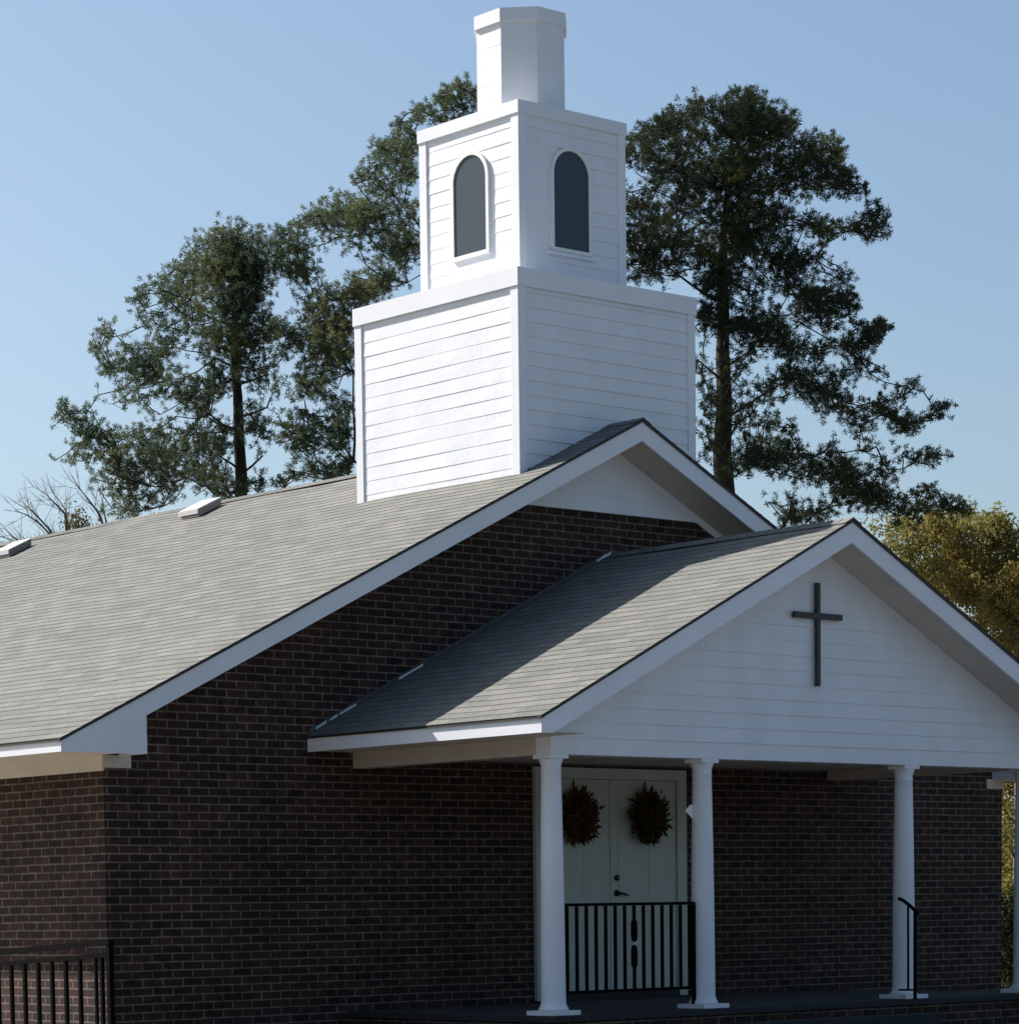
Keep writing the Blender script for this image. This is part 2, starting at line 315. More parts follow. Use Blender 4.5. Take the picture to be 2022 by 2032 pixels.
# ------------------------------------------------------------------ steeple (three tiers, each a part of the church)
def tier(a, cy, z0a, z0b, z1, pitch, cb_w, name):
    """siding on the four faces; z0a/z0b lowest z"""
    b = MB()
    F = [((-a, cy - a), (1, 0), (0, -1)), ((a, cy - a), (0, 1), (1, 0)), ((a, cy + a), (-1, 0), (0, 1)), ((-a, cy + a), (0, -1), (-1, 0))]
    for (o, u, n) in F:
        siding(b, z0a, z1, pitch, lambda z: (cb_w, 2 * a - cb_w), lambda q, z, o=o, u=u: (o[0] + u[0] * q, o[1] + u[1] * q, z), (n[0], n[1], 0), .013 if n[1] < 0 else .0042)
    part = b.build(name, SIDING, church)
    for sx in (-1, 1):
        for sy in (-1, 1):
            c = MB(); p = .018; L = cb_w; ox, oy = sx * (a + p), cy + sy * (a + p)
            c.prism([(ox, oy, z0a), (ox - sx * (L + p), oy, z0a), (ox - sx * (L + p), oy - sy * (p + .004), z0a), (ox - sx * (p + .004), oy - sy * (p + .004), z0a), (ox - sx * (p + .004), oy - sy * (L + p), z0a), (ox, oy - sy * (L + p), z0a)], (0, 0, z1 - z0a))
            c.build('corner_board', WHITE, part)
    return part
base = tier(ta, tcy, 5.62, 5.62, zc1, .155, .10, 'steeple_base')
c = MB(); e = ta + co; c.box(-e, e, tcy - e, tcy + e, zc1, zc2); k = ta + .020; c.build('cornice', WHITE, base)
bel = tier(tb, tcy, zc2 - .02, 0, zb1, .155, .10, 'steeple_belfry')
c = MB(); e = tb + bo; c.box(-e, e, tcy - e, tcy + e, zb1, zb2); c.build('cornice', WHITE, bel)
# arched belfry openings
def arch(o, u, n, c0, hw, z0, zspring, grow, depth, proud, m_, name, parent, ring=0):
    """arched panel centred at c0 along u; ring>0 makes a frame of that width"""
    nv = Vector((n[0], n[1], 0)); uv_ = Vector((u[0], u[1], 0)); O = Vector((o[0], o[1], 0)) + uv_ * c0
    def outline(g):
        pts = [(-hw - g, z0 - g), (hw + g, z0 - g)]
        K = 18
        for k in range(K + 1):
            t = math.pi * k / K; pts.append(((hw + g) * math.cos(t), zspring + (hw * .98 + g) * math.sin(t)))
        return pts
    b = MB(); Q = lambda q, d: O + uv_ * q[0] + nv * d + Vector((0, 0, q[1]))
    if ring:
        A, B = outline(ring), outline(0)
        for k in range(len(A)):
            k2 = (k + 1) % len(A)
            b.face([Q(A[k], proud), Q(A[k2], proud), Q(B[k2], proud), Q(B[k], proud)])
            b.face([Q(A[k], proud), Q(A[k2], proud), Q(A[k2], 0), Q(A[k], 0)]); b.face([Q(B[k], proud), Q(B[k2], proud), Q(B[k2], .015), Q(B[k], .015)])
    else:
        b.face([Q(q, proud) for q in outline(.004)])
    return b.build(name, m_, parent)
for (o, u, n, c0) in (((-tb, tcy - tb), (1, 0), (0, -1), tb - .035), ((tb, tcy - tb), (0, 1), (1, 0), tb), ((tb, tcy + tb), (-1, 0), (0, 1), tb), ((-tb, tcy + tb), (0, -1), (-1, 0), tb + .03)):
    fr = arch(o, u, n, c0, .268, 8.325, 9.13, 0, 0, .032, LFRAME, 'window_frame', bel, ring=.042)
    pn = arch(o, u, n, c0, .268, 8.325, 9.13, 0, 0, .0185, PANE, 'window_pane', bel)
    O = Vector((o[0], o[1], 0)) + Vector((u[0], u[1], 0)) * c0; s = MB()
    if n[1] < 0: s.box(O.x - .36, O.x + .36, O.y - .055, O.y - .001, 8.235, 8.27); s.build('window_sill', WHITE, bel)
# octagonal turret
oct_ = [(r_ * math.cos(math.radians(22.5 + 45 * k)), r_ * math.sin(math.radians(22.5 + 45 * k))) for r_ in (oc / math.cos(math.radians(22.5)),) for k in range(8)]
b = MB()
for k in range(8):
    A = Vector((*oct_[k], 0)); B = Vector((*oct_[(k + 1) % 8], 0)); U = (B - A).normalized(); Nn = Vector((U.y, -U.x, 0)); Lf = (B - A).length
    siding(b, zb2 - .01, zo1, .20, lambda z: (0, Lf), lambda q, z, A=A, U=U: A + U * q + Vector((0, tcy, z)), Nn, .0025)
tur = b.build('steeple_turret', SIDING, church)
def octprism(r, z0, z1, name, par, m_=WHITE):
    R = r / math.cos(math.radians(22.5)); c = MB(); c.prism([(R * math.cos(math.radians(22.5 + 45 * k)), tcy + R * math.sin(math.radians(22.5 + 45 * k)), z0) for k in range(8)], (0, 0, z1 - z0)); return c.build(name, m_, par)
octprism(oc + oo, zo1, zo, 'cornice', tur)

# ------------------------------------------------------------------ porch: floor, columns, doors
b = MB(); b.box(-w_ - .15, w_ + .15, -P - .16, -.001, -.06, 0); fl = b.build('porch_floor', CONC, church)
b = MB(); b.box(-w_ - .11, w_ + .11, -P - .12, -.002, GZ, -.061); b.build('porch_foundation', BRICK, church)
for k, (z, d) in enumerate(((-.15, .32), (-.30, .64))):
    b = MB(); b.box(-cb + .1, cb - .1, -P - .161 - d, -P - .161 - d + .32, GZ, z); b.build('step', CONC, church)
for cx in (-w_ + .12, -cb, cb, w_ - .12):
    cy = -P + .12
    b = MB(); prof = [(.145, .045), (.147, .058), (.140, .072), (.126, .095), (.121, .13), (.119, .5), (.116, 1.0), (.109, 1.6), (.101, 2.1), (.096, 2.34), (.100, 2.345), (.100, 2.36), (.096, 2.365), (.098, 2.40), (.112, 2.44), (.120, 2.46)]
    b.lathe(cx, cy, prof); cobj = b.build('column', WHITE, church)
    b = MB(); b.box(cx - .185, cx + .185, cy - .185, cy + .185, 0, .044); b.build('plinth', WHITE, cobj)
    b = MB(); b.box(cx - .122, cx + .122, cy - .119, cy + .122, 2.461, 2.499); b.build('capital', WHITE, cobj)
# entrance
x0, x1, xm, zd, ztd = -1.25, 1.11, -.08, .10, 2.57
b = MB()
b.box(x0, x0 + .15, -.05, -.001, .02, ztd); b.box(x1 - .15, x1, -.05, -.001, .02, ztd); b.box(x0 + .15, x1 - .15, -.05, -.001, ztd - .12, ztd)
b.build('door_frame', DOOR, church)
b = MB(); b.box(x0 + .15, x1 - .15, -.07, -.001, .0, zd - .004); b.build('door_threshold', CONC, church)
for (a, c_) in ((x0 + .155, xm - .004), (xm + .004, x1 - .155)):
    b = MB(); b.box(a, c_, -.028, -.002, zd, ztd - .125)
    wd = c_ - a
    for (pz0, pz1) in ((.30, 1.02), (1.14, 1.98), (2.06, 2.34)):
        for q in (0, 1):
            px0 = a + .11 + q * (wd / 2 - .03); px1 = px0 + wd / 2 - .19
            b.box(px0, px1, -.033, -.0285, pz0, pz1)
    leaf = b.build('door_leaf', DOOR, church)
    if a > xm:
        b = MB(); b.tube([(a + .07, -.029, 1.36), (a + .07, -.055, 1.36)], .032, 14); b.build('deadbolt', BRASS, leaf)
        b = MB(); b.tube([(a + .07, -.029, 1.19), (a + .07, -.045, 1.19)], .036, 14); b.tube([(a + .07, -.045, 1.19), (a + .07, -.08, 1.19), (a + .12, -.085, 1.185), (a + .2, -.08, 1.165)], .014, 8); b.build('handle', BRASS, leaf)
    else:
        b = MB(); b.box(c_ - .02, c_ + .022, -.038, -.0285, zd + .01, ztd - .13); b.build('astragal', DOOR, leaf)

# ------------------------------------------------------------------ wall cross
b = MB(); yc = -P - .012; t_ = .05
cr = MB(); cx = -.005
cr.prism([(cx - .026, yc - .055, 3.275), (cx + .026, yc - .055, 3.275), (cx + .026, yc - .055, 3.963), (cx + .37, yc - .055, 3.963), (cx + .37, yc - .055, 4.022), (cx + .026, yc - .055, 4.022), (cx + .026, yc - .055, 4.33),
          (cx - .026, yc - .055, 4.33), (cx - .026, yc - .055, 4.022), (cx - .37, yc - .055, 4.022), (cx - .37, yc - .055, 3.963), (cx - .026, yc - .055, 3.963)], (0, .035, 0))
cro = cr.build('cross', CROSS); tag(cro, 'plain dark cross mounted on the white siding of the porch gable', 'cross')

# ------------------------------------------------------------------ wreaths
def wreath(cx, name_label):
    root = empty('wreath', (cx, -.06, 2.03)); tag(root, name_label, 'wreath', 'autumn wreaths on the entrance doors')
    rg = random.Random(int(cx * 100)); b = MB(); c = MB()
    for k in range(1000):
        a = rg.uniform(0, 2 * math.pi); rr = .155 + rg.gauss(0, .06); ph = rg.uniform(0, math.pi)
        p = Vector((cx + rr * math.cos(a), -.075 - .045 * abs(math.sin(ph)), 2.03 + rr * math.sin(a)))
        d = Vector((math.cos(a) + rg.gauss(0, .7), -abs(rg.gauss(0, .5)), math.sin(a) + rg.gauss(0, .7))).normalized(); s = d.orthogonal().normalized(); s.rotate(Matrix.Rotation(rg.uniform(0, 6.3), 3, d))
        l = rg.uniform(.06, .125); ww = rg.uniform(.012, .022)
        tgt = c if rg.random() < .25 else b
        tgt.face([p, p + d * l * .45 + s * ww, p + d * l, p + d * l * .45 - s * ww])
    ring = MB(); ring.tube([(cx + .165 * math.cos(t), -.065, 2.03 + .165 * math.sin(t)) for t in [2 * math.pi * k / 24 for k in range(25)]], .03, 8, False)
    ring.build('wreath_base', mat('twig_brown', (.03, .018, .012), .9), root)
    b.build('foliage', foliage_mat('wreath_leaf', (.035, .030, .015), (.07, .045, .02), (.11, .07, .03), .1), root); c.build('autumn_leaves', foliage_mat('wreath_orange', (.06, .032, .012), (.11, .06, .018), None, .1), root)
    h = MB(); h.prism([(cx - .012, -.034, 2.22), (cx + .012, -.034, 2.22), (cx + .012, -.034, 2.43), (cx - .012, -.034, 2.43)], (0, -.006, 0)); h.build('hanger', BRASS, root)
wreath(.45, 'shaggy brown and orange wreath on the right door leaf, above the door handle')
wreath(-.66, 'shaggy brown and orange wreath on the left door leaf, partly hidden by the corner column')

# ------------------------------------------------------------------ railings
rl = empty('porch_railing', (-2.6, -P + .12, 0)); tag(rl, 'black iron railing between the two left porch columns, in front of the doors', 'railing')
y = -P + .12; xa, xe = -w_ + .12 + .125, -cb - .13
b = MB(); b.box(xa - .0, xe, y - .022, y + .022, 1.045, 1.075); b.build('top_rail', BLACKIRON, rl)
b = MB(); b.box(xa, xe, y - .015, y + .015, .195, .225); b.build('bottom_rail', BLACKIRON, rl)
nb = 14
for k in range(nb):
    x = xa + .065 + (xe - xa - .13) * k / (nb - 1)
    if k == 7: continue
    b = MB(); b.box(x - .013, x + .013, y - .013, y + .013, .226, 1.044); b.build('baluster', BLACKIRON, rl)
x = xa + .065 + (xe - xa - .13) * 7 / (nb - 1)
b = MB(); b.box(x - .013, x + .013, y - .013, y + .013, .226, 1.044); b.lathe(x, y, [(.014, .42), (.034, .46), (.036, .58), (.03, .64)], 10); b.lathe(x, y, [(.03, .70), (.036, .76), (.034, .88), (.014, .92)], 10); pb = b.build('ornate_baluster', BLACKIRON, rl)
b = MB(); b.box(x - .045, x + .045, y - .022, y - .0135, .655, .685); b.build('collar', mat('pale_collar', (.35, .38, .38), .5), pb)  # collar in a paler colour than the iron
for x in (xa + .01, xe - .01):
    b = MB(); b.box(x - .016, x + .016, y - .018, y + .018, .02, 1.044); b.build('railing_post', BLACKIRON, rl)

hr = empty('handrail', (cb - .25, -3.2, 0)); tag(hr, 'short black iron handrail sloping down beside the third porch column', 'handrail')
x = cb - .25
b = MB(); b.tube([(x, -2.97, 1.075), (x, -3.03, 1.055), (x, -3.12, 1.00), (x, -3.21, .93), (x, -3.225, .90)], .02, 8); b.build('top_rail', BLACKIRON, hr)
b = MB(); b.box(x - .014, x + .014, -3.205, -3.178, -.0, .95); b.build('railing_post', BLACKIRON, hr)
b = MB(); b.box(x - .009, x + .009, -3.105, -3.088, .1, 1.01); b.build('baluster', BLACKIRON, hr)
b = MB(); b.box(x - .012, x + .012, -3.195, -2.97, .09, .11); b.build('bottom_rail', BLACKIRON, hr)
b = MB(); b.box(x - .05, x + .05, -3.26, -3.11, -.17, .0); 

# ramp railing beside the left wall
rr = empty('ramp_railing', (-7.6, 0, GZ)); tag(rr, 'black iron ramp railing with vertical bars beside the left brick wall of the church', 'railing')
zr = lambda y: .775 - .05 * (y + 1)
b = MB(); b.prism([(-7.63, -1.06, zr(-1.06) + .03), (-7.57, -1.06, zr(-1.06) + .03), (-7.57, -1.06, zr(-1.06) - .02), (-7.63, -1.06, zr(-1.06) - .02)], (0, 5.2, -.26)); b.build('top_rail', BLACKIRON, rr)
b = MB(); b.prism([(-7.62, -1.06, zr(-1.06) - .09), (-7.58, -1.06, zr(-1.06) - .09), (-7.58, -1.06, zr(-1.06) - .13), (-7.62, -1.06, zr(-1.06) - .13)], (0, 5.2, -.26)); b.build('upper_rail', BLACKIRON, rr)
b = MB(); b.prism([(-7.62, -1.06, -.28), (-7.58, -1.06, -.28), (-7.58, -1.06, -.31), (-7.62, -1.06, -.31)], (0, 5.2, -.04)); b.build('bottom_rail', BLACKIRON, rr)
for y, hw in [(-1.04, .022), (-.90, .017), (-.80, .014)] + [(-.54 + .235 * k, .017) for k in range(20)]:
    b = MB(); b.box(-7.6 - hw, -7.6 + hw, y - hw, y + hw, -.30, zr(y) - .12); b.build('baluster', BLACKIRON, rr)
for y in (-1.03, 1.6, 4.1):
    b = MB(); b.box(-7.6 - .026, -7.6 + .026, y - .026, y + .026, GZ, zr(y) - .01); b.build('railing_post', BLACKIRON, rr)

# small paper added for a pale spot beside the second column
b = MB(); p0 = Vector((-cb - .105, -P + .16, 1.99)); pts = [(-.105, 0, -.005), (-.03, .0, .055), (.055, .0, .06), (.045, .0, -.03), (.005, .0, -.085), (-.04, 0, -.05)]
b.prism([p0 + Vector(q) for q in pts], (.002, -.004, 0)); no = b.build('pale_card', CARD); tag(no, 'small white paper scrap stuck to the side of the second porch column', 'card')

# ------------------------------------------------------------------ trees
def at(u, v, D):
    return CAM + (FW + RT * ((u - PX) / FOC) - UP * ((v - PY) / FOC)) * D
def clumps_from(txt, ox, oy, sc):
    out = []
    for q in txt.split():
        a = q.split(','); out.append((ox + float(a[0]) * sc, oy + float(a[1]) * sc, float(a[2]) * sc, float(a[3]) if len(a) > 3 else 1.0))
    return out

def needle_tuft(b, p, d, rg, L=.105, n=30, wd=.021):
    for k in range(n):
        v = Vector((rg.gauss(0, 1), rg.gauss(0, 1), rg.gauss(0, 1))).normalized()
        v = (v + d * .55).normalized(); s = v.orthogonal().normalized(); s.rotate(Matrix.Rotation(rg.uniform(0, 6.3), 3, v)); l = L * rg.uniform(.65, 1.1)
        i = len(b.v); q = p + d * rg.uniform(-.03, .05)
        b.v += [tuple(q - s * wd * .5), tuple(q + v * l * .6 + s * wd * .5), tuple(q + v * l)]
        b.f.append([i, i + 1, i + 2]); b.uv += [(0, 0), (1, 0), (0, 1)]; b.sm.append(False); b.mi.append(0)
def leaf_bunch(b, p, d, rg, L=.1, n=10, wd=.05):
    for k in range(n):
        q = p + Vector((rg.gauss(0, .08), rg.gauss(0, .08), rg.gauss(0, .08)))
        v = Vector((rg.gauss(0, 1), rg.gauss(0, 1), rg.gauss(-.2, .8))).normalized(); s = v.orthogonal().normalized(); s.rotate(Matrix.Rotation(rg.uniform(0, 6.3), 3, v)); l = L * rg.uniform(.6, 1.2)
        i = len(b.v); b.v += [tuple(q), tuple(q + v * l * .5 + s * wd * .5), tuple(q + v * l), tuple(q + v * l * .5 - s * wd * .5)]
        b.f.append([i, i + 1, i + 2, i + 3]); b.uv += [(0, 0), (1, 0), (1, 1), (0, 1)]; b.sm.append(False); b.mi.append(0)

def tree(name, label, cat, group, D, trunk, clumps, leafm, barkm, seed, r0=.3, depthf=.55, tuft=needle_tuft, dens=1.0, slope=.35, hspread=2.6, tpar={}, fill=False):
    """trunk: list of (u,v,radius) from top to the lowest seen; it is carried on down to the ground"""
    rg = random.Random(seed); PM = FOC / D
    tp = [(at(u, v, D), r) for u, v, r in trunk]
    low = tp[-1][0]; ground = Vector((low.x + rg.uniform(-.2, .2), low.y, GZ - .2)); tp.append((ground, tp[-1][1] * 1.35))
    root = empty(name, (ground.x, ground.y, GZ)); tag(root, label, cat, group)
    b = MB(); fine = []
    for (p, r), (q, r2) in zip(tp, tp[1:]):
        n = max(2, int((p - q).length / .7))
        for k in range(n): t = k / n; fine.append((p.lerp(q, t) + Vector((rg.uniform(-.04, .04), rg.uniform(-.04, .04), 0)), r + (r2 - r) * t))
    fine.append(tp[-1]); b.tube([p for p, r in fine], [r for p, r in fine], 10); b.build('trunk', barkm, root)
    axis = Vector((low.x, low.y, 0))
    # place clumps in depth
    P3 = []; more = []
    for (u, v, r, dn) in clumps:
        for _ in range(2 if dn > .75 else 1 if dn > .55 else 0):
            if r > 8: a = rg.uniform(0, 2 * math.pi); more.append((u + r * .9 * math.cos(a), v + r * .75 * math.sin(a), r * rg.uniform(.45, .7), dn))
    if fill:
        for i, (u, v, r, dn) in enumerate(clumps):
            near = sorted(((u - q[0]) ** 2 + (v - q[1]) ** 2, q) for j, q in enumerate(clumps) if j != i)[:4]
            for d2, q in near:
                if dn > .55 and q[3] > .55 and math.sqrt(d2) < 3.2 * (r + q[2]) and rg.random() < .6:
                    t = rg.uniform(.35, .65); more.append((u + (q[0] - u) * t, v + (q[1] - v) * t, (r + q[2]) * .42, .75))
    for (u, v, r, dn) in clumps + more:
        c = at(u, v, D); dx = (c - tp[0][0]).dot(RT); off = abs((c - Vector((low.x, low.y, c.z))).dot(RT))
        half = max(.35, math.sqrt(max(.1, hspread ** 2 - min(off, hspread * .93) ** 2)) * depthf)
        dd = rg.uniform(-1, 1) * half
        if fill and off < .45: dd = -abs(rg.uniform(.35, 1)) * half
        P3.append((at(u, v, D + dd), r / PM, dn))
    dist = lambda c: (Vector((c.x, c.y, 0)) - axis).length
    P3.sort(key=lambda q: dist(q[0]))
    br = MB(); lf = MB(); nodes = []          # node: (pos, thickness)
    zmax, zmin = fine[0][0].z, GZ
    def trunkpt(z):
        for (p, r), (q, r2) in zip(fine, fine[1:]):
            if q.z <= z <= p.z: t = (p.z - z) / max(1e-6, p.z - q.z); return p.lerp(q, t), r + (r2 - r) * t
        return fine[0]
    def seg(a, c, ra, rc, sag=.06):
        L = (c - a).length; n = max(2, min(6, int(L / .35))); pts = []
        for k in range(n + 1):
            t = k / n; p = a.lerp(c, t); p.z -= sag * L * 4 * t * (1 - t) * .5
            if 0 < k < n: p += Vector((rg.gauss(0, .03), rg.gauss(0, .03), rg.gauss(0, .03))) * min(1, L)
            pts.append(p)
        br.tube(pts, [ra + (rc - ra) * k / n for k in range(n + 1)], 5, False)
    for (c, r, dn) in P3:
        h = dist(c); tpz = min(zmax - .1, c.z - slope * h); tpnt, tr = trunkpt(tpz)
        best = ((c - tpnt).length * 1.0, tpnt, min(tr * .45, .015 + .011 * h + .01), None)
        for (q, th) in nodes:
            d = (c - q).length
            if q.z > c.z + .3 + .2 * d: continue
            dd = d + .35 * dist(q) * 1.0 * 0 + (.6 if dist(q) > h else 0)
            if dd < best[0] * .72: best = (dd, q, th, 1)
        seg(best[1], c, max(best[2], .014), max(.010, best[2] * .55)); nodes.append((c, max(.012, best[2] * .6)))
        n = max(3, int(dn * dens * (r / .085) ** 2 * (2.7 if fill else 4.2))); got = []; sp = .12 if fill else 0
        out = Vector((c.x - axis.x, c.y - axis.y, .5 + .3 * h)).normalized()
        for k in range(n):
            v = Vector((rg.gauss(0, .8), rg.gauss(0, .8), rg.gauss(0, .7))); 
            if v.length > 1.75: v *= 1.75 / v.length
            p = c + v * r
            if any((p - q).length_squared < sp * sp for q in got): continue
            got.append(p)
            d = (v.normalized() * .7 + out * .6 + Vector((0, 0, .5))).normalized() if v.length > 0 else out
            tuft(lf, p, d, rg, **tpar)
            if k % 3 == 0: br.tube([c, c.lerp(p, .6) + Vector((0, 0, -.02)), p], [.008, .006, .004], 3, False)
    br.build('branches', barkm, root); lf.build('crown', leafm, root)
    return root

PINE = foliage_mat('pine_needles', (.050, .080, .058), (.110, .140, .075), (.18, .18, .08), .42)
PINE_SHADE = foliage_mat('pine_needles_shaded', (.022, .038, .030), (.050, .066, .034), (.12, .12, .045), .22)  # darker copy of the needles, the right pine's shade put in the colour
LEAF = foliage_mat('autumn_foliage', (.13, .14, .05), (.24, .21, .07), (.32, .22, .07), .42)
SCRUB = foliage_mat('scrub_foliage', (.08, .07, .03), (.14, .11, .04), None, .3)
WOOD = foliage_mat('woodland_foliage', (.03, .045, .02), (.06, .07, .025), (.09, .08, .03), .2)

S1 = 650 / 1847
left_txt = """1080,200,90 950,200,60 1130,330,110 980,380,90 860,250,40 850,380,80 760,330,40 700,420,40 830,500,90 1000,520,100 1130,480,100 660,500,45 550,490,40 510,550,28 560,600,45 620,690,60 700,560,45,.8 800,640,80 720,740,60 950,680,90 1080,650,100 900,800,70
330,720,50,.8 280,790,32,.8 390,740,32,.6 300,900,40,.7 400,920,50 340,960,40,.7 490,830,42 500,950,70 600,870,75 620,1000,75 720,1030,75 520,1040,50 440,1100,55,.6 300,1090,25,.5 380,1140,40,.5 560,1130,65,.7 700,860,60 800,1080,50 950,1090,70 650,1200,45,.5 740,1210,35,.5 830,1130,55
100,1150,28 110,1200,34 90,1250,28 230,1190,40 200,1260,50 270,1300,50 220,1350,50,.8 330,1320,50 330,1420,70 180,1400,25,.6 70,1450,24,.5 130,1460,20,.6 220,1460,40,.6 420,1330,50,.7 430,1430,70 500,1300,38,.6 590,1280,40 560,1400,90 690,1310,50,.8 680,1450,100 820,1280,34 800,1400,90 900,1320,50 930,1450,80 1000,1400,50 260,1560,32,.5 300,1620,40,.5 400,1540,80 480,1620,80 430,1720,60 550,1530,70 620,1650,50,.6 700,1550,60 850,1560,60 1000,1580,60 520,1750,45 700,1700,34,.6 950,1650,35 1050,1650,45 1180,1620,50 1230,1560,32
1200,420,80 1220,560,50 1180,700,70 1230,760,70 1130,930,50 1270,900,50 1210,970,40,.6 1150,1180,34 1250,1160,40,.5 1220,1290,70 1320,1060,50,.7 1060,820,70 1060,1000,50 1090,330,80 1030,780,60 1150,560,60 1160,820,60 1200,1060,50,.7 1180,1240,45,.7 1000,940,60 980,1020,50 900,1000,50,.6 960,1220,50,.7 1000,1300,50,.8 880,1180,50,.8 1300,700,60 1350,850,45,.6"""
tree('pine_tree', 'tall loose pine left of the steeple, its bare trunk rising above the church ridge', 'tree', 'pines behind the church', 62,
     [(90 + 1090 * S1, 400 + 150 * S1, .03), (90 + 1060 * S1, 400 + 700 * S1, .07), (90 + 1075 * S1, 400 + 1100 * S1, .105), (90 + 1105 * S1, 400 + 1590 * S1, .135)],
     clumps_from(left_txt, 90, 400, S1), PINE, BARK, 11, hspread=3.4, fill=True)

S2 = 300 / 1159
mid = clumps_from("""1240,230,50 1330,200,50 1430,130,40 1390,240,70 1450,330,90 1330,330,80 1520,100,50 1600,60,70 1700,60,90 1780,120,90 1600,160,60 1750,230,50,.6 1480,430,60 1400,400,50 1430,540,60,.5 1540,540,50 1620,560,70 1720,540,70 1800,560,50 1500,650,60 1580,680,80 1650,750,80 1350,750,70 1450,780,70 1540,850,80 1640,860,80 1470,950,50 1580,960,70 1700,930,50 1450,1070,60 1560,1060,70 1650,1050,50,.5 1400,1170,40,.5 1480,1200,40 1370,1290,70 1480,1320,90 1600,1290,90 1700,1300,50 1450,1380,60 1640,1400,50,.6 1500,1480,40,.6 1550,1530,50,.6 1650,1500,50,.6 1720,1480,34
1480,1545,40 1600,1560,45 1680,1545,40 1360,1600,34,.8 1300,1570,26,.7 1400,1520,34,.7 1560,760,60 1700,830,60 1700,680,60 1720,1150,50 1640,1180,60,.6""", 90, 400, S1) + clumps_from("""810,150,20 740,190,25 890,190,50 680,250,40 760,280,42,.7 820,240,40,.6 910,280,50 670,320,40 800,320,40 740,380,80 640,430,40 860,370,50 470,360,30 580,340,30 530,400,42,.8 460,450,26 540,450,42,.8 380,440,18 330,490,22 370,500,22 460,540,34 360,560,34 160,600,18 190,660,30 240,650,34 310,610,26 290,700,70 380,680,70 460,680,50 460,640,42 200,760,70 340,800,100 460,820,60 60,820,18 50,880,34 20,930,34 150,860,50 200,960,60 300,950,90 430,900,50 60,1160,80 200,1130,80 330,1100,90 450,1150,60 100,1240,80 280,1250,100 420,1260,80 250,1400,80 380,1400,90 480,1400,40 320,1530,90 440,1520,50 230,1600,80 60,1750,80 180,1740,80 300,1700,80 420,1700,60,.5 100,1560,40,.4 30,1650,34 950,500,80 700,600,90 1000,350,60 800,900,90 900,1200,90 650,1400,90 800,1600,90""", 700, 120, S2) + [(1000 + 62 * i + 14 * (j % 2), 350 + 62 * j, 28 - 4 * i, 1) for i in range(3) for j in range(9)]
tree('pine_tree', 'dense olive pine rising behind the left side of the steeple', 'tree', 'pines behind the church', 60,
     [(950, 190, .03), (930, 500, .10), (915, 900, .2)], mid, PINE, BARK, 12, hspread=3.8, slope=.5, fill=True)

